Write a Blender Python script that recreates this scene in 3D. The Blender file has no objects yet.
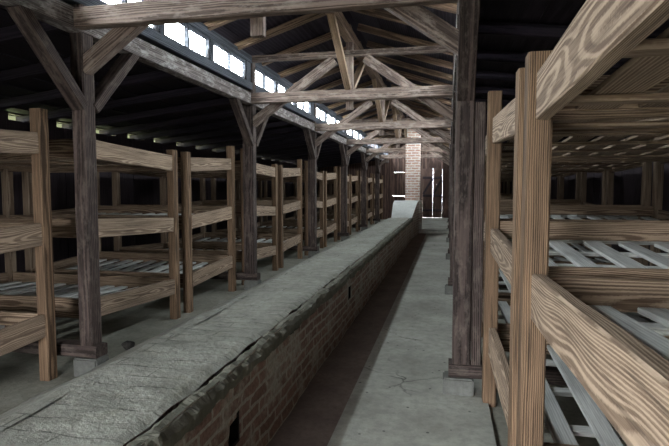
import bpy, bmesh, math, random
from mathutils import Vector, Matrix, noise

random.seed(7)
SC = bpy.context.scene
COL = SC.collection

# ------------------------------------------------------------------ materials
def new_mat(name):
    m = bpy.data.materials.new(name); m.use_nodes = True
    nt = m.node_tree; nt.nodes.clear()
    out = nt.nodes.new('ShaderNodeOutputMaterial'); b = nt.nodes.new('ShaderNodeBsdfPrincipled')
    nt.links.new(b.outputs[0], out.inputs[0])
    b.inputs['Roughness'].default_value = .8
    b.inputs['Specular IOR Level'].default_value = .25
    return m, nt, b

class G:
    """tiny node-graph helper"""
    def __init__(s, nt): s.nt = nt
    def n(s, t, **kw):
        x = s.nt.nodes.new(t)
        for k, v in kw.items():
            if k in x.inputs.keys() if isinstance(k, str) else False: pass
            setattr(x, k, v)
        return x
    def l(s, a, b): s.nt.links.new(a, b)
    def coords(s, scale=(1, 1, 1), rnd=True):
        tc = s.n('ShaderNodeTexCoord'); mp = s.n('ShaderNodeMapping')
        s.l(tc.outputs['Object'], mp.inputs['Vector']); mp.inputs['Scale'].default_value = scale
        if rnd:
            oi = s.n('ShaderNodeObjectInfo'); mu = s.n('ShaderNodeVectorMath', operation='SCALE')
            cb = s.n('ShaderNodeCombineXYZ')
            s.l(oi.outputs['Random'], cb.inputs[0])
            m1 = s.n('ShaderNodeMath', operation='MULTIPLY'); m1.inputs[1].default_value = .37; s.l(oi.outputs['Random'], m1.inputs[0])
            s.l(m1.outputs[0], cb.inputs[1]); s.l(cb.outputs[0], mu.inputs[0]); mu.inputs['Scale'].default_value = 37.0
            s.l(mu.outputs[0], mp.inputs['Location'])
        return mp.outputs[0]
    def noise(s, vec, scale, detail=4, rough=.6, dist=0):
        x = s.n('ShaderNodeTexNoise'); s.l(vec, x.inputs['Vector'])
        x.inputs['Scale'].default_value = scale; x.inputs['Detail'].default_value = detail
        x.inputs['Roughness'].default_value = rough; x.inputs['Distortion'].default_value = dist
        return x.outputs['Fac']
    def ramp(s, fac, stops):
        r = s.n('ShaderNodeValToRGB'); s.l(fac, r.inputs[0]); e = r.color_ramp.elements
        while len(e) < len(stops): e.new(.5)
        for el, (p, c) in zip(e, stops):
            el.position = p; el.color = (c, c, c, 1) if isinstance(c, (int, float)) else (*c, 1)
        return r.outputs[0]
    def mix(s, fac, a, b, blend='MIX'):
        m = s.n('ShaderNodeMix', data_type='RGBA', blend_type=blend)
        for sock, v in ((m.inputs[0], fac), (m.inputs[6], a), (m.inputs[7], b)):
            if isinstance(v, (int, float)): sock.default_value = v
            elif isinstance(v, tuple): sock.default_value = (*v, 1)
            else: s.l(v, sock)
        return m.outputs[2]
    def bump(s, h, strength, dist, normal=None):
        b = s.n('ShaderNodeBump'); b.inputs['Strength'].default_value = strength; b.inputs['Distance'].default_value = dist
        s.l(h, b.inputs['Height'])
        if normal is not None: s.l(normal, b.inputs['Normal'])
        return b.outputs[0]

RW = .27
def wood(name, dark, light, ring=14., rw=None, dist=5., patch=None, patch_amt=.0, crack=.5, vary=.25):
    """timber; grain runs along the local X axis of each piece"""
    m, nt, b = new_mat(name); g = G(nt); RW = rw or .27
    v = g.coords((1, 1, 1))
    # growth rings round an axis beside the piece, bent along the length
    tc = g.n('ShaderNodeTexCoord'); mp = g.n('ShaderNodeMapping'); g.l(tc.outputs['Object'], mp.inputs[0])
    oi = g.n('ShaderNodeObjectInfo')
    sub = g.n('ShaderNodeMath', operation='MULTIPLY_ADD'); sub.inputs[1].default_value = .10; sub.inputs[2].default_value = -.05
    g.l(oi.outputs['Random'], sub.inputs[0])
    cb = g.n('ShaderNodeCombineXYZ'); cb.inputs[1].default_value = .09; g.l(sub.outputs[0], cb.inputs[2])
    g.l(cb.outputs[0], mp.inputs['Location'])
    low = g.n('ShaderNodeTexNoise'); ml = g.n('ShaderNodeMapping'); g.l(v, ml.inputs[0]); ml.inputs['Scale'].default_value = (.9, 3.2, 3.2)
    g.l(ml.outputs[0], low.inputs['Vector']); low.inputs['Scale'].default_value = 1.2; low.inputs['Detail'].default_value = 2
    off = g.n('ShaderNodeVectorMath', operation='SCALE'); g.l(low.outputs['Color'], off.inputs[0]); off.inputs['Scale'].default_value = .011 * dist
    add = g.n('ShaderNodeVectorMath', operation='ADD'); g.l(mp.outputs[0], add.inputs[0]); g.l(off.outputs[0], add.inputs[1])
    wv = g.n('ShaderNodeTexWave', wave_type='RINGS', rings_direction='X', wave_profile='SIN')
    g.l(add.outputs[0], wv.inputs['Vector']); wv.inputs['Scale'].default_value = ring; wv.inputs['Distortion'].default_value = .8
    wv.inputs['Detail'].default_value = 2; wv.inputs['Detail Scale'].default_value = 2.
    rings = g.ramp(wv.outputs['Fac'], [(.35, .15), (.9, 1.)])
    fine = g.noise(g.coords((2.2, 95, 95)), 1, 5, .7)
    big = g.noise(g.coords((1.3, 6, 6)), 1.5, 4, .6)
    fac = g.n('ShaderNodeMath', operation='MULTIPLY_ADD'); g.l(rings, fac.inputs[0]); fac.inputs[1].default_value = RW
    f2 = g.n('ShaderNodeMath', operation='MULTIPLY'); g.l(fine, f2.inputs[0]); f2.inputs[1].default_value = 1 - RW
    g.l(f2.outputs[0], fac.inputs[2])
    col = g.mix(g.ramp(fac.outputs[0], [(.36, 0.), (.66, 1.)]), dark, light)
    shade = g.ramp(big, [(.3, 1 - vary), (.7, 1 + vary * .4)])
    col = g.mix(1., col, shade, 'MULTIPLY')
    rv = g.n('ShaderNodeMath', operation='MULTIPLY_ADD'); g.l(oi.outputs['Random'], rv.inputs[0]); rv.inputs[1].default_value = .3; rv.inputs[2].default_value = .85
    col = g.mix(1., col, rv.outputs[0], 'MULTIPLY')
    ck = g.ramp(g.noise(g.coords((2.2, 55, 55)), 1, 3, .5), [(.33, 1.), (.40, 0.)])
    ckm = g.n('ShaderNodeMath', operation='MULTIPLY'); g.l(ck, ckm.inputs[0]); ckm.inputs[1].default_value = crack
    col = g.mix(ckm.outputs[0], col, tuple(c * .25 for c in dark))
    if patch:
        pm = g.ramp(g.noise(g.coords((5, 14, 14)), 1.3, 6, .7), [(.5, 0.), (.62, patch_amt)])
        col = g.mix(pm, col, patch)
    g.l(col, b.inputs['Base Color'])
    n1 = g.bump(fac.outputs[0], .35, .006)
    n2 = g.bump(ckm.outputs[0], -.5, .006, n1)
    g.l(n2, b.inputs['Normal'])
    return m

M = {}
M['bunk'] = wood('bunk_wood', (.105, .066, .042), (.40, .295, .205), ring=44, dist=5)
M['bunk_post'] = wood('bunk_post_wood', (.06, .036, .021), (.275, .178, .11), ring=50, dist=2.5)
M['rail'] = wood('rail_wood', (.15, .102, .07), (.43, .325, .235), ring=60, dist=5)
M['slat'] = wood('grey_slat_wood', (.44, .44, .42), (.70, .71, .68), rw=.12, ring=30, dist=3, crack=.35, vary=.3)
M['back'] = wood('old_back_wood', (.13, .085, .055), (.33, .25, .18), ring=26, dist=3)
M['post'] = wood('dark_post_wood', (.018, .012, .0105), (.088, .064, .056), ring=24, dist=2.5, patch=(.17, .14, .12), patch_amt=.35)
M['tie'] = wood('weathered_tie_wood', (.072, .051, .042), (.25, .188, .155), ring=26, dist=3, patch=(.33, .28, .24), patch_amt=.5)
M['plate'] = wood('limewashed_plate_wood', (.085, .07, .067), (.25, .22, .205), ring=26, dist=3, patch=(.5, .48, .46), patch_amt=.65)
M['rafter'] = wood('rafter_wood', (.085, .055, .036), (.29, .20, .13), ring=26, dist=3)
M['trim'] = wood('blue_grey_trim_wood', (.03, .034, .042), (.10, .108, .125), ring=26, dist=2)
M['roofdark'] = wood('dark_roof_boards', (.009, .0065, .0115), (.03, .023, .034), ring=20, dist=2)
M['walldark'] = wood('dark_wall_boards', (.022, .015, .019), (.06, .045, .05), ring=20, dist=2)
M['endwall'] = wood('brown_end_boards', (.05, .03, .025), (.16, .10, .08), ring=20, dist=2)

def concrete():
    m, nt, b = new_mat('worn_concrete'); g = G(nt); v = g.coords((1, 1, 1), False)
    a = g.noise(v, 1.3, 6, .65); c = g.noise(v, 14, 5, .7); d = g.noise(v, 70, 3, .6)
    col = g.mix(g.ramp(a, [(.3, 0.), (.7, 1.)]), (.25, .25, .215), (.46, .465, .415))
    col = g.mix(g.ramp(c, [(.35, .35), (.6, 0.)]), col, (.11, .115, .10))
    wob = g.n('ShaderNodeTexNoise'); g.l(v, wob.inputs['Vector']); wob.inputs['Scale'].default_value = 3.5; wob.inputs['Detail'].default_value = 5
    ad = g.n('ShaderNodeVectorMath', operation='MULTIPLY_ADD'); g.l(wob.outputs['Color'], ad.inputs[0]); ad.inputs[1].default_value = (.35, .35, 0); g.l(v, ad.inputs[2])
    vo = g.n('ShaderNodeTexVoronoi', feature='DISTANCE_TO_EDGE'); g.l(ad.outputs[0], vo.inputs['Vector']); vo.inputs['Scale'].default_value = .75
    ck = g.ramp(vo.outputs['Distance'], [(.002, .8), (.006, 0.)])
    msk = g.ramp(g.noise(v, .9, 2), [(.52, 0.), (.60, 1.)])
    ckm = g.mix(1., ck, msk, 'MULTIPLY')
    col = g.mix(ckm, col, (.03, .03, .027))
    pits = g.n('ShaderNodeTexVoronoi'); g.l(v, pits.inputs['Vector']); pits.inputs['Scale'].default_value = 9
    pm = g.ramp(pits.outputs['Distance'], [(.07, .8), (.11, 0.)])
    col = g.mix(pm, col, (.05, .05, .045))
    g.l(col, b.inputs['Base Color']); b.inputs['Roughness'].default_value = .75
    n1 = g.bump(c, .3, .015); n2 = g.bump(d, .25, .004, n1); n3 = g.bump(ckm, -.8, .01, n2); g.l(n3, b.inputs['Normal'])
    return m
M['concrete'] = concrete()

def earth(name, c0, c1):
    m, nt, b = new_mat(name); g = G(nt); v = g.coords((1, 1, 1), False)
    a = g.noise(v, 2.2, 7, .7); c = g.noise(v, 25, 5, .7)
    col = g.mix(g.ramp(a, [(.3, 0.), (.7, 1.)]), c0, c1)
    col = g.mix(g.ramp(c, [(.35, .4), (.6, 0.)]), col, tuple(x * .6 for x in c0))
    g.l(col, b.inputs['Base Color']); b.inputs['Roughness'].default_value = .95
    n1 = g.bump(a, .4, .03); g.l(g.bump(c, .5, .012, n1), b.inputs['Normal'])
    return m
M['earth'] = earth('grey_green_earth', (.19, .185, .15), (.33, .325, .275))
M['strip'] = earth('brown_strip_ground', (.15, .115, .10), (.25, .20, .175))  # browner, darker ground between flue and aisle slab
M['pit'] = earth('black_pit', (.012, .011, .010), (.03, .028, .024))  # black that stands for the dark inside of a hole
M['yard'] = earth('grey_yard_gravel', (.17, .165, .15), (.27, .265, .24))
M['grass'] = earth('meadow', (.13, .15, .06), (.23, .25, .12))

def bricks(name, c1, c2, mortar, patch, patch_lo, horiz='Y', bw=.25, rh=.077, msize=.012, bumpd=.012):
    m, nt, b = new_mat(name); g = G(nt)
    tc = g.n('ShaderNodeTexCoord'); sp = g.n('ShaderNodeSeparateXYZ'); g.l(tc.outputs['Object'], sp.inputs[0])
    cb = g.n('ShaderNodeCombineXYZ')
    if horiz == 'Y': g.l(sp.outputs[1], cb.inputs[0])
    else:
        s2 = g.n('ShaderNodeMath', operation='ADD'); g.l(sp.outputs[0], s2.inputs[0]); g.l(sp.outputs[1], s2.inputs[1]); g.l(s2.outputs[0], cb.inputs[0])
    g.l(sp.outputs[2], cb.inputs[1])
    v = tc.outputs['Object']
    wob = g.n('ShaderNodeTexNoise'); g.l(v, wob.inputs['Vector']); wob.inputs['Scale'].default_value = 9; wob.inputs['Detail'].default_value = 3
    ad = g.n('ShaderNodeVectorMath', operation='MULTIPLY_ADD'); g.l(wob.outputs['Color'], ad.inputs[0]); ad.inputs[1].default_value = (.03, .03, 0); g.l(cb.outputs[0], ad.inputs[2])
    br = g.n('ShaderNodeTexBrick'); g.l(ad.outputs[0], br.inputs['Vector'])
    br.inputs['Color1'].default_value = (*c1, 1); br.inputs['Color2'].default_value = (*c2, 1); br.inputs['Mortar'].default_value = (*mortar, 1)
    br.inputs['Scale'].default_value = 1; br.inputs['Mortar Size'].default_value = msize; br.inputs['Mortar Smooth'].default_value = .3
    br.inputs['Brick Width'].default_value = bw; br.inputs['Row Height'].default_value = rh; br.inputs['Bias'].default_value = -.1
    p = g.noise(v, 3.2, 6, .7)
    col = g.mix(g.ramp(p, [(patch_lo, 0.), (patch_lo + .12, .85)]), br.outputs['Color'], patch)
    d = g.noise(v, 40, 4, .7)
    col = g.mix(1., col, g.ramp(d, [(.3, .6), (.7, 1.15)]), 'MULTIPLY')
    g.l(col, b.inputs['Base Color']); b.inputs['Roughness'].default_value = .92
    n1 = g.bump(br.outputs['Fac'], -.8, bumpd); n2 = g.bump(d, .5, .008, n1); g.l(g.bump(p, .4, .02, n2), b.inputs['Normal'])
    return m
M['brick'] = bricks('old_dark_brick', (.24, .155, .13), (.36, .235, .195), (.46, .43, .37), (.48, .455, .395), .48)
M['chimney'] = bricks('red_chimney_brick', (.46, .27, .21), (.60, .40, .32), (.74, .70, .65), (.66, .58, .52), .56, horiz='XY', bw=.25, rh=.085, msize=.016)

def flue_top():
    m, nt, b = new_mat('smeared_mortar_over_brick'); g = G(nt); v = g.coords((1, 1, 1), False)
    sp = g.n('ShaderNodeSeparateXYZ'); g.l(v, sp.inputs[0])
    wob = g.n('ShaderNodeTexNoise'); g.l(v, wob.inputs['Vector']); wob.inputs['Scale'].default_value = 4; wob.inputs['Detail'].default_value = 5
    ad = g.n('ShaderNodeVectorMath', operation='MULTIPLY_ADD'); g.l(wob.outputs['Color'], ad.inputs[0]); ad.inputs[1].default_value = (.10, .06, 0); g.l(v, ad.inputs[2])
    br = g.n('ShaderNodeTexBrick', offset=.37, offset_frequency=2); g.l(ad.outputs[0], br.inputs['Vector'])
    br.inputs['Scale'].default_value = 1; br.inputs['Brick Width'].default_value = .66; br.inputs['Row Height'].default_value = .115
    br.inputs['Mortar Size'].default_value = .0055; br.inputs['Mortar Smooth'].default_value = .4
    msk = g.ramp(g.noise(v, 3.3, 4, .6), [(.42, 0.), (.56, 1.)])
    line = g.mix(1., br.outputs['Fac'], msk, 'MULTIPLY')
    a = g.noise(v, 2., 7, .7); c = g.noise(v, 22, 5, .7)
    col = g.mix(g.ramp(a, [(.3, 0.), (.7, 1.)]), (.27, .27, .23), (.47, .475, .42))
    gr = g.ramp(g.noise(v, 5, 4, .6), [(.55, 0.), (.75, .5)])
    col = g.mix(gr, col, (.22, .225, .15))
    col = g.mix(g.ramp(c, [(.35, .4), (.6, 0.)]), col, (.12, .12, .10))
    lm = g.n('ShaderNodeMath', operation='MULTIPLY'); g.l(line, lm.inputs[0]); lm.inputs[1].default_value = .62
    col = g.mix(lm.outputs[0], col, (.035, .035, .03))
    g.l(col, b.inputs['Base Color']); b.inputs['Roughness'].default_value = .85
    n1 = g.bump(line, -.9, .015); n2 = g.bump(c, .4, .012, n1); g.l(g.bump(a, .7, .06, n2), b.inputs['Normal'])
    return m
M['fluetop'] = flue_top()
M['plaster'] = earth('smooth_grey_plaster', (.50, .52, .49), (.68, .70, .67))
M['lip'] = earth('crumbling_mortar', (.12, .12, .095), (.25, .245, .20))
M['stone'] = earth('pale_footing_stone', (.11, .11, .10), (.2, .205, .19))
M['hole_lining'] = earth('black_hole_lining', (.01, .009, .008), (.018, .016, .014))  # near-black lining of the recess boxes in the flue side
M['iron'] = earth('dark_iron', (.03, .03, .033), (.06, .06, .065))

def pane_mat():
    m = bpy.data.materials.new('old_window_glass'); m.use_nodes = True; nt = m.node_tree; nt.nodes.clear()
    o = nt.nodes.new('ShaderNodeOutputMaterial'); t = nt.nodes.new('ShaderNodeBsdfTransparent'); gl = nt.nodes.new('ShaderNodeBsdfGlossy')
    t.inputs[0].default_value = (.93, .96, .97, 1); gl.inputs['Roughness'].default_value = .15
    mx = nt.nodes.new('ShaderNodeMixShader'); mx.inputs[0].default_value = .05
    nt.links.new(t.outputs[0], mx.inputs[1]); nt.links.new(gl.outputs[0], mx.inputs[2]); nt.links.new(mx.outputs[0], o.inputs[0]); return m
M['pane'] = pane_mat()

# ------------------------------------------------------------------ builders
def link(name, me, mat, parent=None, mw=None):
    o = bpy.data.objects.new(name, me); COL.objects.link(o)
    if mat is not None and not me.materials: me.materials.append(mat)
    if parent is not None: o.parent = parent
    if mw is not None: o.matrix_local = mw
    return o

def tag(o, label=None, cat=None, group=None, kind=None):
    if label: o['label'] = label
    if cat: o['category'] = cat
    if group: o['group'] = group
    if kind: o['kind'] = kind
    return o

def thing(name, loc, label, cat, group=None):
    o = bpy.data.objects.new(name, None); COL.objects.link(o); o.location = loc; o.empty_display_size = .1
    return tag(o, label, cat, group)

def bar_mesh(L, w, h, cham=.006, jit=.0015, seg=.22, warp=.0):
    """a sawn timber along local X, centred on its axis, arrises worn, faces slightly wavy"""
    bm = bmesh.new(); n = max(2, int(L / seg) + 1); c = min(cham, w * .3, h * .3)
    prof = [(-w/2 + c, -h/2), (w/2 - c, -h/2), (w/2, -h/2 + c), (w/2, h/2 - c), (w/2 - c, h/2), (-w/2 + c, h/2), (-w/2, h/2 - c), (-w/2, -h/2 + c)]
    sd = random.random() * 100; rings = []
    for i in range(n + 1):
        x = L * i / n; r = []
        for k, (y, z) in enumerate(prof):
            d = noise.noise_vector(Vector((x * 3 + sd, k * .7, sd))) * jit
            wv = warp * noise.noise(Vector((x * 1.3, sd, (0 if z < 0 else 3))))
            r.append(bm.verts.new((x, y + d.y, z + d.z + wv)))
        rings.append(r)
    for a, b2 in zip(rings, rings[1:]):
        for k in range(8): bm.faces.new((a[k], a[(k + 1) % 8], b2[(k + 1) % 8], b2[k]))
    bm.faces.new(list(reversed(rings[0]))); bm.faces.new(rings[-1])
    bmesh.ops.recalc_face_normals(bm, faces=bm.faces)
    me = bpy.data.meshes.new('timber'); bm.to_mesh(me); bm.free(); return me

def frame_of(p0, p1, up):
    p0 = Vector(p0); p1 = Vector(p1); x = (p1 - p0).normalized(); up = Vector(up)
    if abs(x.dot(up)) > .98: up = Vector((0, 1, 0)) if abs(x.y) < .9 else Vector((1, 0, 0))
    y = up.cross(x).normalized(); z = x.cross(y)
    m = Matrix.Identity(4)
    for i in range(3): m[i][0] = x[i]; m[i][1] = y[i]; m[i][2] = z[i]; m[i][3] = p0[i]
    return m, (p1 - p0).length

def bar(name, p0, p1, w, h, mat, parent=None, up=(0, 0, 1), **kw):
    """timber from p0 to p1 (parent's frame); w across, h along 'up'"""
    m, L = frame_of(p0, p1, up)
    return link(name, bar_mesh(L, w, h, **kw), mat, parent, m)

def box_bm(bm, x0, x1, y0, y1, z0, z1):
    v = [bm.verts.new((x, y, z)) for x in (x0, x1) for y in (y0, y1) for z in (z0, z1)]
    for f in ((0, 1, 3, 2), (4, 6, 7, 5), (0, 4, 5, 1), (2, 3, 7, 6), (0, 2, 6, 4), (1, 5, 7, 3)):
        bm.faces.new([v[i] for i in f])

def mesh_of(bm, name='m', bevel=0):
    bmesh.ops.recalc_face_normals(bm, faces=bm.faces)
    if bevel: bmesh.ops.bevel(bm, geom=list(bm.edges), offset=bevel, segments=2, affect='EDGES')
    me = bpy.data.meshes.new(name); bm.to_mesh(me); bm.free(); return me

def boxes(name, lst, mat, parent=None, bevel=0, loc=None):
    bm = bmesh.new()
    for b in lst: box_bm(bm, *b)
    o = link(name, mesh_of(bm, name, bevel), mat, parent)
    if loc: o.location = loc
    return o

def grid(name, x0, x1, y0, y1, nx, ny, zf, mat, parent=None):
    bm = bmesh.new(); V = []
    for j in range(ny + 1):
        row = []
        for i in range(nx + 1):
            x = x0 + (x1 - x0) * i / nx; y = y0 + (y1 - y0) * j / ny
            row.append(bm.verts.new((x, y, zf(x, y))))
        V.append(row)
    for j in range(ny):
        for i in range(nx): bm.faces.new((V[j][i], V[j][i + 1], V[j + 1][i + 1], V[j + 1][i]))
    me = bpy.data.meshes.new(name); bm.to_mesh(me); bm.free()
    for p in me.polygons: p.use_smooth = True
    return link(name, me, mat, parent)

def regrain(o, axis):
    """turn the object's local X onto a world axis so the grain follows its boards"""
    R = Matrix.Rotation(math.radians(-90), 4, 'Y') if axis == 'Z' else Matrix.Rotation(math.radians(90), 4, 'Z')
    o.data.transform(R.inverted()); o.matrix_local = o.matrix_local @ R
    return o

ORD = ['first', 'second', 'third', 'fourth', 'fifth', 'sixth', 'seventh', 'eighth', 'ninth']
PY = [3.62, 7.26, 10.94, 14.52, 18.10, 21.70]      # roof posts along the nave
END = 25.3
START = -2.5
LX, RX = -2.845, .115                              # the two rows of roof posts
WL, WR = -6.25, 3.50                               # outer walls

# ------------------------------------------------------------------ the setting: floors
def nz(x, y, s, a): return a * noise.noise(Vector((x * s, y * s, 0)))
tag(boxes('ground', [(-40, 40, -30, 60, -.5, -.13)], M['yard']), kind='structure')
tag(boxes('ground_grass', [(-40, -6.45, -30, 60, -.3, -.10)], M['grass']), kind='structure')
f = grid('floor', WL, WR, START, END, 40, 110, lambda x, y: nz(x, y, 2, .008) - .028, M['earth']); tag(f, kind='structure')
bm = bmesh.new(); box_bm(bm, -.665, .30, START, 17.55, -.1, 0)
f = link('floor_aisle', mesh_of(bm, 'slab'), M['concrete']); tag(f, kind='structure')
bm = bmesh.new(); box_bm(bm, -1.5, .30, 17.55, END, -.1, .085)
f = link('floor_threshold', mesh_of(bm, 'slab', .012), M['concrete']); tag(f, kind='structure')
f = boxes('floor_strip', [(-1.10, -.665, START, 17.55, -.12, -.015)], M['strip']); tag(f, kind='structure')

# ------------------------------------------------------------------ walls of boards
def board_wall(name, axis, fixed, a0, a1, z0, z1, mat, bw=.17, gap=.004, t=.03, skip=()):
    bm = bmesh.new(); a = a0
    while a < a1 - .01:
        w = bw * random.uniform(.85, 1.15); e = min(a + w, a1)
        for q in skip:
            for c in q[:2]:
                if a + .004 < c < e: e = c
        o = random.uniform(-.006, .006)
        zz = [(z0, z1)]
        for (s0, s1, sz0, sz1) in skip:
            if e > s0 + .001 and a < s1 - .001:
                nzz = []
                for q0, q1 in zz:
                    if sz0 > q0: nzz.append((q0, min(q1, sz0)))
                    if sz1 < q1: nzz.append((max(q0, sz1), q1))
                zz = nzz
        for q0, q1 in zz:
            if q1 - q0 < .01: continue
            if axis == 'Y': box_bm(bm, fixed - t + o, fixed + t + o, a, e - gap, q0, q1)
            else: box_bm(bm, a, e - gap, fixed - t + o, fixed + t + o, q0, q1)
        a = e
    return tag(regrain(link(name, mesh_of(bm, name), mat), 'Z'), kind='structure')
eave = [(-.25 + .955 * k, -.25 + .955 * k + .6, 2.49, 2.575) for k in range(-2, 26)]
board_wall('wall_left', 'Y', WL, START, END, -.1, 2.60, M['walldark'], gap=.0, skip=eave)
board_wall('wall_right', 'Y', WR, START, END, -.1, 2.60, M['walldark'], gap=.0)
# end wall: door opening, a slit of daylight over the left panel and one added below for a lit sill
DX0, DX1 = -1.17, -.24
board_wall('wall_end', 'X', END + .04, WL, WR, -.1, 3.9, M['endwall'], gap=.0,
           skip=[(DX0, DX1, 0., 2.42), (-2.55, -2.05, 2.25, 2.256), (-2.62, -2.02, 1.11, 1.114)])
# near end behind the camera, with its open doorway
board_wall('wall_near', 'X', START, WL, WR, -.1, 3.9, M['endwall'], gap=.0, skip=[(-2.1, -.9, -.1, 2.2)])

# end door: two plank leaves with light between and beneath them
for n, (a, b2) in enumerate(((DX0 + .001, -.682), (-.6795, DX1 - .001))):
    r = bpy.data.objects.new(f'door_{n + 1}', None); COL.objects.link(r); r.location = (a, END - .02, .088); tag(r, kind='structure')
    w = b2 - a; k = 3; pw = w / k
    for i in range(k):
        regrain(boxes('plank', [(i * pw, (i + 1) * pw - (.0007 if (n == 1 and i == 0) else 0), 0, .03 + .004 * (i % 2), 0, 2.33)], M['endwall'], r), 'Z')
    for z in (.35, 1.05, 1.9): bar('ledge', (0.01, -.02, z), (w - .01, -.02, z), .03, .11, M['walldark'], r)
    bar('diagonal_brace', (.03, -.018, 1.12), (w - .03, -.018, 1.84), .025, .1, M['walldark'], r)

# ------------------------------------------------------------------ roofs
def roof(name, pts, mat, t=.04):
    """boards laid lengthwise on a sloping plane; pts = (xa,za) low, (xb,zb) high"""
    (xa, za), (xb, zb) = pts
    L = math.hypot(xb - xa, zb - za); n = int(L / .2); bm = bmesh.new()
    ux, uz = (xb - xa) / L, (zb - za) / L; nx, nzv = -uz, ux
    if nzv < 0: nx, nzv = -nx, -nzv
    for i in range(n):
        a = L * i / n; b2 = L * (i + 1) / n + .015; lift = .012 * (i % 2)
        q = []
        for y in (START - .3, END + .5):
            for s, h in ((a, lift), (b2, lift), (b2, lift + t), (a, lift + t)):
                q.append(bm.verts.new((xa + ux * s + nx * h, y, za + uz * s + nzv * h)))
        for fc in ((0, 1, 2, 3), (7, 6, 5, 4), (0, 4, 5, 1), (1, 5, 6, 2), (2, 6, 7, 3), (3, 7, 4, 0)):
            bm.faces.new([q[k] for k in fc])
    return tag(regrain(link(name, mesh_of(bm, name), mat), 'Y'), kind='structure')
RIDX = (LX + RX) / 2; RIDZ = 3.93
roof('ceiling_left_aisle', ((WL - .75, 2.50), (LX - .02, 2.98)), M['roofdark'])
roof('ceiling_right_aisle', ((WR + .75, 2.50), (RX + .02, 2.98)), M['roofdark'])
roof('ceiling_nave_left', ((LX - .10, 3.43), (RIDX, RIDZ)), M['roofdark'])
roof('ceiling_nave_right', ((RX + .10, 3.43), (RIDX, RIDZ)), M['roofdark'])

# long timbers
def long_beam(name, x, z0, z1, w, mat, label, cat, kind=None):
    o = bar(name, (x, START, (z0 + z1) / 2), (x, END - .02, (z0 + z1) / 2), w, z1 - z0, mat, jit=.004, seg=.3)
    if kind: return tag(o, kind=kind)
    return tag(o, label, cat)
long_beam('plate_beam', LX, 2.71, 2.87, .13, M['plate'], 'long limewashed beam on the left posts, under the row of windows', 'beam')
long_beam('plate_beam', RX, 2.71, 2.87, .13, M['plate'], 'long dark beam along the tops of the right row of posts', 'beam')
for i, x in enumerate((LX, RX)):
    s = 1 if i == 0 else -1
    long_beam(f'trim_{2*i+1}', x - s * .01, 2.925, 3.03, .11, M['trim'], None, None, 'structure')
    long_beam(f'trim_{2*i+2}', x - s * .01, 3.31, 3.41, .11, M['trim'], None, None, 'structure')
tag(bar('ridge_beam', (RIDX, START, 3.60), (RIDX, END - .02, 3.60), .12, .14, M['rafter'], jit=.004, seg=.3), 'long ridge beam under the peak of the middle roof', 'beam')

# clerestory windows, both sides
wn = 0
bays = [-.02] + PY
pane_me = {}
for side, x in ((-1, LX), (1, RX)):
    for p in bays:
        if p > 24 or (p < 0 and side > 0): continue  # unseen near bay: glazed at left to light the nearest bunk, none at right
        for k in range(3):
            y0 = p + .13 + k * 1.145; wid = 1.06
            if y0 + wid > END: continue
            wn += 1
            r = bpy.data.objects.new(f'window_{wn}', None); COL.objects.link(r); r.location = (x + side * .012, y0, 3.03); tag(r, kind='structure')
            h = .28; fr = .028
            boxes('frame', [(-.025, .025, 0, wid, 0, fr), (-.025, .025, 0, wid, h - fr, h), (-.025, .025, 0, fr, fr, h - fr), (-.025, .025, wid - fr, wid, fr, h - fr)], M['trim'], r)
            boxes('muntin', [(-.022, .022, wid / 2 - .02, wid / 2 + .02, fr, h - fr)], M['trim'], r)
            for a in (fr, wid / 2 + .02):
                boxes('pane', [(-.004, .004, a, a + wid / 2 - .02 - fr, fr, h - fr)], M['pane'], r)
            # hinge casting and stay hanging on the lower frame
            boxes('stay', [(-side * .03 - .02, -side * .03 + .02, wid - .10, wid - .04, -.06, .05), (-side * .035 - .012, -side * .035 + .012, wid - .085, wid - .06, .05, .13)], M['iron'], r, bevel=.006)
tr = 5
for side, x in ((-1, LX), (1, RX)):
    o = boxes(f'trim_{tr}', [(x + side * .012 - .03, x + side * .012 + .03, START, (bays[0] if side < 0 else PY[0]) + .13, 3.03, 3.31)], M['trim']); tag(o, kind='structure'); tr += 1  # unseen near bay at right closed off to darken the near end
    for p in (bays if side < 0 else PY):
        for k in range(3):
            ya = p + .13 + k * 1.145 + 1.06; yb = ya + .085 if k < 2 else None
            nxt = bays[bays.index(p) + 1] if bays.index(p) + 1 < len(bays) else END
            if k == 2: yb = nxt + .13
            if ya >= END: continue
            yb = min(yb, END)
            o = boxes(f'trim_{tr}', [(x + side * .012 - .035, x + side * .012 + .035, ya, yb, 3.03, 3.31)], M['trim']); tag(o, kind='structure'); tr += 1

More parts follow.
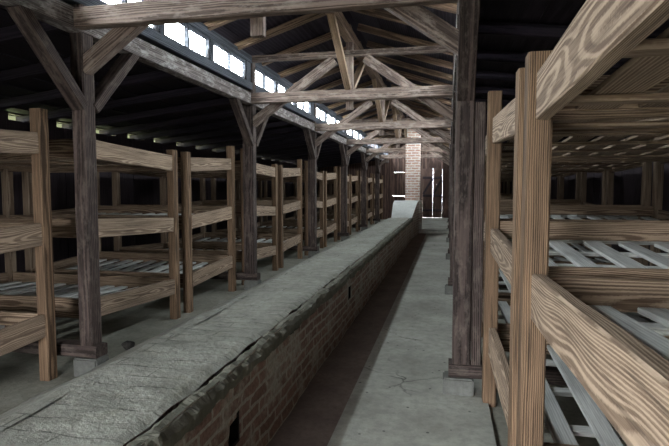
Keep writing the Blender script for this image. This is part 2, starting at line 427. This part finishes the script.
# ------------------------------------------------------------------ roof posts
def roof_post(y, i, side):
    x = LX if side < 0 else RX
    sidew = 'left' if side < 0 else 'right'
    lab = {0: f'dark roof post nearest in the {sidew} row, braced at its top'}.get(i, f'dark roof post, {ORD[i]} from the near end of the {sidew} row')
    t = thing('roof_post', (x, y, .12), lab, 'post', f'roof posts of the {sidew} row')
    pwid = .13 if side > 0 else (.115 if i == 0 else .165)
    xo = 0 if side > 0 else (LX + .045 - pwid / 2) - LX
    bar('shaft', (xo, .075, .10), (xo, .075, 2.60 + .69), .14, pwid, M['post'], t, up=(1, 0, 0), cham=.01, jit=.004)
    out = -3.3 if side < 0 else 3.3
    bar('sill', (-side * .09, .07, .05), (out, .07, .05), .15, .10, M['post'], t, jit=.005, cham=.012)
    # knee braces up to the plate
    for s in (-1, 1):
        y0 = .08 + s * .06
        bar('brace', (-side * 0, y0, 2.02), (-side * 0, y0 + s * .60, 2.61), .085, .12, M['post'], t, up=(1, 0, 0), jit=.003)
    if side > 0:
        bar('cleat', (.125 - .02, .07, .10), (.105, .07, 1.98), .07, .13, M['post'], t, up=(0, 1, 0), jit=.003)
    st = boxes('footing_stone', [(-.12, .10, -.06, .11, -.06, .121)], M['stone'], bevel=.012)
    st.location = (x - side * .01, y + .03, 0)
    tag(st, f'pale footing block under the {ORD[i]} roof post of the {sidew} row', 'stone', f'footing blocks under the {sidew} posts')
    return t
for i, y in enumerate(PY):
    roof_post(y, i, -1); roof_post(y + .19, i, 1)

# ------------------------------------------------------------------ trusses
def truss(y, i):
    lab = ['nearest roof truss, its tie beam crossing the very top of the photo'] + [f'{ORD[k]} roof truss down the nave, two beams with slanting struts' for k in range(1, 6)]
    t = thing('roof_truss', (RIDX, y, 2.71), lab[i], 'roof truss', 'trusses across the nave')
    hw = (RX - LX) / 2
    bar('tie_beam', (-hw - .06, -.055, .08), (hw + .06, -.055, .08), .10, .15, M['tie'], t, jit=.006, cham=.012, seg=.15)
    bar('collar_beam', (-hw - .02, .05, .665), (hw + .02, .05, .665), .09, .085, M['tie'], t, jit=.004)
    for s in (-1, 1):
        bar('strut', (s * (hw - .02), .06, -.26), (s * .22, .06, .60), .09, .13, M['tie'], t, up=(0, 0, 1), jit=.004)
        bar('ridge_brace', (0, s * .06 + .03, .14), (0, s * 1.22 + .03, .84), .09, .07, M['rafter'], t, jit=.003)
    bar('king_post', (0.0, .05, -.11), (0.0, .05, .84), .10, .07, M['tie'], t, up=(0, 1, 0), jit=.003)
for i, y in enumerate(PY): truss(y, i)

# rafters under both nave slopes
for s, sd in ((-1, 'left'), (1, 'right')):
    for b_i, p in enumerate([-.02] + PY):
        for k in range(4):
            y = p + .45 + k * .9
            if 17.5 < y < 18.2: y = 17.47
            if y < 1 or y > END - .2: continue
            x0 = RIDX + s * 1.50; x1 = RIDX + s * .05
            sl = (RIDZ - 3.43) / (abs(RIDX - LX) + .10)
            z0 = RIDZ - sl * 1.50 - .055; z1 = RIDZ - sl * .05 - .055
            o = bar('rafter', (x0, y, z0), (x1, y, z1), .075, .09, M['rafter'], jit=.006)
            where = 'this side of the nearest truss' if b_i == 0 else f'beyond the {ORD[b_i - 1]} truss'
            tag(o, f'{ORD[k]} rafter {where} on the {sd} slope', 'rafter', f'rafters under the {sd} nave roof')

# aisle rafters down to the eaves
for s, sd in ((-1, 'left'), (1, 'right')):
    k = 0
    y = 1.02
    while y < END - .3:
        xa = (WL - .1) if s < 0 else (WR + .1); xb = LX - .10 if s < 0 else RX + .10
        sl = (2.98 - 2.50) / (abs(LX - WL) + .73)
        za = 2.50 + sl * .65 - .065; zb = za + sl * abs(xb - xa)
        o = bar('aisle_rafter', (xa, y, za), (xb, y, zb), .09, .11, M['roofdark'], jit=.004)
        b_i = sum(1 for p in PY if p < y)
        kk = sum(1 for q in range(k) if (1.02 + q * .955) > (PY[b_i - 1] if b_i else -9))
        where = 'this side of the nearest post' if b_i == 0 else f'beyond the {ORD[b_i - 1]} post'
        tag(o, f'{ORD[kk]} dark rafter over the {sd} bunks {where}', 'rafter', f'rafters over the {sd} bunks')
        k += 1; y = 1.02 + k * .955

# ------------------------------------------------------------------ bunks
DEPTH = 2.35
def make_bunk(side, outer_near, L, label):
    """side -1 left / +1 right; local y runs away from the camera, local x*side runs to the outer wall"""
    s = side
    t = thing('bunk_bed', (0, 0, 0), label, 'bunk')
    if side < 0: lo, hi, pt_o, pt_i, drop = (.33, 1.055, 1.76), (.505, 1.225, 1.93), 2.11, 1.935, .06
    else: lo, hi, pt_o, pt_i, drop = (.345, 1.055, 1.80), (.535, 1.228, 1.975), 2.15, 2.00, .05
    dn, df = (0, drop) if outer_near else (drop, 0)
    pn, pf = (pt_o, pt_i) if outer_near else (pt_i, pt_o)
    pw = .09; pd = .10
    for (x, m) in ((s * pw / 2, M['bunk_post']), (s * (DEPTH - pw / 2), M['back'])):
        bar('post', (x, pd / 2, -.03), (x, pd / 2, pn), pw, pd, m, t, up=(0, 1, 0), jit=.002, cham=.007)
        bar('post', (x, L - pd / 2, -.03), (x, L - pd / 2, pf), pw, pd, m, t, up=(0, 1, 0), jit=.002, cham=.007)
    for k in range(3):
        h = hi[k] - lo[k]; zc = (lo[k] + hi[k]) / 2
        xo = s * (.030 + .026) if side > 0 else s * (.012 + .026)
        bar('front_rail', (xo, pd + .001, zc - dn), (xo, L - pd - .001, zc - df), .052, h, M['rail'], t, jit=.003, warp=.006, seg=.1, cham=.006)
        bar('back_rail', (s * (DEPTH - .03), pd + .001, zc - dn), (s * (DEPTH - .03), L - pd - .001, zc - df), .04, h, M['back'], t)
        for yy, d in ((pd / 2, dn), (L - pd / 2, df)):
            eh, ez = (h, zc - d)
            if side > 0: eh, ez = .122, (lo[k] + .158 if d == 0 else lo[k] + .047) - (.08 if k == 0 else 0)
            bar('end_rail', (s * (pw + .001), yy, ez), (s * (DEPTH - pw - .001), yy, ez), .045, eh, M['bunk'], t, jit=.003, warp=.006)
        zb = lo[k] + .028; zt = lo[k] + .052
        sn, sf2 = dn, df
        if side > 0: sn, sf2 = [-.022 if q == 0 else .056 for q in (dn, df)]
        for q in range(3):
            u = .30 + q * (L - .6) / 2 - .0
            d = sn + (sf2 - sn) * u / L
            bar('batten', (s * .085, u, zb - d), (s * (DEPTH - .06), u, zb - d),   .07, .024, M['slat'] if k < 2 else M['back'], t, jit=.001, cham=.003)
        x = .25; q = 0
        while x < DEPTH - .12:
            w = random.uniform(.088, .108) + (.05 if k == 2 else 0)
            j = random.uniform(-.012, .012)
            bar('slat', (s * (x + j), pd * .5 + .03, zt + .002 - sn), (s * (x + random.uniform(-.02, .02)), L - pd * .5 - .03, zt + .002 - sf2), w, .022, M['slat'] if k < 2 else M['back'], t, jit=.0015, cham=.003, seg=.4)
            x += .212; q += 1
    return t

def copy_tree(o, parent=None):
    c = o.copy(); COL.objects.link(c)
    if parent is not None: c.parent = parent
    for ch in o.children: copy_tree(ch, c)
    return c

LFX, RFX = -3.06, .285
bunks = {}
def place(side, outer_near, y0, y1, label, proto):
    key = (side, outer_near)
    L = y1 - y0
    if proto or key not in bunks:
        b = make_bunk(side, outer_near, L, label)
        if key not in bunks: bunks[key] = b
    else:
        b = copy_tree(bunks[key]); b['label'] = label
    b['group'] = 'bunks of the left row' if side < 0 else 'bunks of the right row'
    b.location = (LFX if side < 0 else RFX, y0, 0)
    return b
place(-1, False, 2.11, 3.55, 'three-tier wooden bunk cut off by the left edge of the photo', True)
place(1, True, .45, 2.155, 'nearest three-tier bunk at right, its big grained rails filling the corner', True)
r2 = place(1, False, 2.32, 3.785, 'second right bunk, between the nearest bunk and the nearest right roof post', True)
r2.rotation_euler.z = .0168
ends = PY + [END]
for i, p in enumerate(PY):
    for side, sw in ((-1, 'left'), (1, 'right')):
        place(side, True, p + .36, p + 1.92, f'three-tier wooden bunk just beyond the {ORD[i]} roof post of the {sw} row', i == 0)
        e = p + 3.58 if i < len(PY) - 1 else END + .0
        place(side, False, e - 1.44, e, (f'three-tier wooden bunk just before the {ORD[i + 1]} roof post of the {sw} row' if i < len(PY) - 1 else f'last three-tier wooden bunk of the {sw} row, against the end wall'), False)

# ------------------------------------------------------------------ brick heating flue
FX0, FX1, FZ = -1.64, -1.03, .615
fl = thing('brick_flue', (0, 0, 0), 'long low brick heating flue running down the nave to the chimney', 'flue')
FE = 15.6
def side_face():
    bm = bmesh.new()
    holes = [(5.40, 5.56, .30, .44), (2.30, 2.42, .22, .34)]
    ys = sorted(set([.3 + .1 * i for i in range(int((FE - .3) / .1) + 1)] + [h for q in holes for h in q[:2]] + [FE]))
    zs = sorted(set([-.05, .05, .13, .20, .26, .32, .40, .48, .55, FZ - .01] + [h for q in holes for h in q[2:]]))
    V = {}
    for j, y in enumerate(ys):
        for i, z in enumerate(zs):
            d = nz(y * 1.0, z * 3 + 9, 5, .012) + nz(y, z, 1.1, .02)
            V[j, i] = bm.verts.new((FX1 + d + (.008 if z < .02 else 0), y, z))
    for j in range(len(ys) - 1):
        for i in range(len(zs) - 1):
            yc = (ys[j] + ys[j + 1]) / 2; zc = (zs[i] + zs[i + 1]) / 2
            if any(a < yc < b2 and c < zc < d for a, b2, c, d in holes): continue
            bm.faces.new((V[j, i], V[j + 1, i], V[j + 1, i + 1], V[j, i + 1]))
    me = mesh_of(bm, 'side')
    return link('brick_side', me, M['brick'], fl), holes
sf, holes = side_face()
for a, b2, c, d in holes:                       # clean-out holes: recess boxes behind the face
    x0, x1 = FX1 - .22, FX1 + .0; e = .02
    boxes('cleaning_hole', [(x0 - e, x0, a - e, b2 + e, c - e, d + e), (x0, x1, a - e, a, c - e, d + e), (x0, x1, b2, b2 + e, c - e, d + e), (x0, x1, a, b2, c - e, c), (x0, x1, a, b2, d, d + e)], M['hole_lining'], fl)
boxes('brick_back', [(FX0 - .0, FX0 + .11, .3, FE, -.05, FZ - .03), (FX0 + .11, FX1 - .26, .3, .4, -.05, FZ - .03)], M['brick'], fl)
def topz(x, y):
    z = FZ + nz(x, y, 1.7, .014) + nz(x, y, 6, .009) + nz(x, y, 17, .0015)
    if x > FX1 - .085: z -= .02 + .012 * noise.noise(Vector((y * 6, 1, 1)))
    return z
grid('mortar_top', FX0 - .01, FX1 - .068, .3, FE, 16, 420, topz, M['fluetop'], fl)
# crumbling lip along the aisle edge
bm = bmesh.new(); V = []
N = 900
for j in range(N + 1):
    y = .3 + (FE - .3) * j / N; row = []
    w = .5 + .5 * noise.noise(Vector((y * 4, 3, 0)))
    for k, (dx, z) in enumerate(((-.052, FZ - .07), (-.045, FZ - .012), (-.02, FZ - .004), (.012, FZ - .015), (.028, FZ - .04), (.024, FZ - .075 - .03 * w), (-.01, FZ - .10 - .03 * w))):
        d = noise.noise_vector(Vector((y * 11, k * .9, 5.))) * .013 + noise.noise_vector(Vector((y * 34, k * 1.3, 9.))) * .009 + noise.noise_vector(Vector((y * 3, k * .4, 2.))) * .012
        row.append(bm.verts.new((FX1 + dx + d.x, y, z + d.z)))
    V.append(row)
for j in range(N):
    for k in range(6): bm.faces.new((V[j][k], V[j][k + 1], V[j + 1][k + 1], V[j + 1][k]))
lip = link('mortar_lip', mesh_of(bm, 'lip'), M['lip'], fl)
# mortar shoulder on the bunk side
bm = bmesh.new(); V = []
for j in range(201):
    y = .3 + (FE - .3) * j / 200; row = []
    for k, (x, z) in enumerate(((FX0 + .05, FZ - .0), (FX0 - .02, FZ - .005), (FX0 - .26, .505), (FX0 - .66, .285), (FX0 - 1.0, .075), (FX0 - 1.08, -.03))):
        d = noise.noise_vector(Vector((y * 3, k * .8, 8.))) * .022
        row.append(bm.verts.new((x + d.x, y, z + d.z * (0 if k == 0 else 1))))
    V.append(row)
for j in range(200):
    for k in range(5): bm.faces.new((V[j][k], V[j + 1][k], V[j + 1][k + 1], V[j][k + 1]))
sh = link('mortar_shoulder', mesh_of(bm, 'shoulder'), M['fluetop'], fl)
for p in sh.data.polygons: p.use_smooth = True
# the flue rises in a smooth ramp to the chimney foot
bm = bmesh.new()
pr = [(FE, .60), (FE + 1.3, 1.0), (FE + 1.95, 1.08), (FE + 1.95, -.05), (FE, -.05)]
wid = [(-1.64, -1.03), (-1.72, -.95), (-1.74, -.93), (-1.74, -.93), (-1.64, -1.03)]
a = [bm.verts.new((w[0], y, z)) for (y, z), w in zip(pr, wid)]
b2 = [bm.verts.new((w[1], y, z)) for (y, z), w in zip(pr, wid)]
bm.faces.new(a); bm.faces.new(list(reversed(b2)))
for k in range(5): bm.faces.new((a[k], b2[k], b2[(k + 1) % 5], a[(k + 1) % 5]))
me = mesh_of(bm, 'ramp'); me.materials.append(M['plaster']); me.materials.append(M['brick'])
for p in me.polygons:
    p.material_index = 0 if p.normal.z > .3 else 1
link('ramp', me, None, fl)
ch = thing('brick_chimney', (-1.15, 17.85, 0), 'square red brick chimney stack at the far end of the flue', 'chimney')
boxes('stack', [(-.235, .235, -.22, .25, 1.075, 4.6)], M['chimney'], ch)
boxes('plinth', [(-.30, .30, -.28, .30, 0.085, 1.075)], M['brick'], ch)

# hole beside the nearest left post, its dark inside put in as a black lump
bm = bmesh.new(); bmesh.ops.create_icosphere(bm, subdivisions=3, radius=.075)
for v in bm.verts:
    v.co *= 1 + .35 * noise.noise(v.co * 18); v.co.z *= .6
o = link('dark_pit', mesh_of(bm, 'pit'), M['pit']); o.location = (-2.25, 3.31, .36); o.scale = (.55, .6, .7)
tag(o, 'small dark hole, drawn as a black lump on the mortar slope near the foot of the nearest left post', 'pit')

# ------------------------------------------------------------------ light
w = bpy.data.worlds.new('overcast'); SC.world = w; w.use_nodes = True
bg = w.node_tree.nodes['Background']; bg.inputs[0].default_value = (.95, .975, 1, 1); bg.inputs[1].default_value = 12.0
def portal(loc, rot, sx, sy, name):
    l = bpy.data.lights.new(name, 'AREA'); l.shape = 'RECTANGLE'; l.size = sx; l.size_y = sy; l.cycles.is_portal = True
    o = bpy.data.objects.new(name, l); COL.objects.link(o); o.location = loc; o.rotation_euler = rot
for side, x in ((-1, LX), (1, RX)):
    for p in bays:
        if p > 0 or side < 0: portal((x + side * .06, p + .13 + 1.675, 3.17), (0, math.radians(90) * side, 0), .30, 3.4, 'window_portal')
portal((-1.5, START - .05, 1.05), (math.radians(90), 0, 0), 1.2, 2.3, 'doorway_portal')

# ------------------------------------------------------------------ camera
F, CX, CY, VX, VY = 520., 334.5, 223., 447.5, 188.
th = math.atan((CY - VY) / F); ps = math.atan((VX - CX) / F * math.cos(th))
cam = bpy.data.cameras.new('camera'); co = bpy.data.objects.new('camera', cam); COL.objects.link(co)
cam.sensor_fit = 'HORIZONTAL'; cam.sensor_width = 36; cam.lens = 36 * F / 669; cam.clip_start = .02
co.location = (0, 0, 1.5); co.rotation_euler = (math.radians(90) - th, 0, ps)
SC.camera = co

SC.view_settings.view_transform = 'Standard'; SC.view_settings.look = 'None'
SC.view_settings.exposure = 2.42; SC.view_settings.gamma = 1
SC.view_settings.use_curve_mapping = False
SC.cycles.max_bounces = 8; SC.cycles.diffuse_bounces = 6
SC.cycles.use_denoising = True
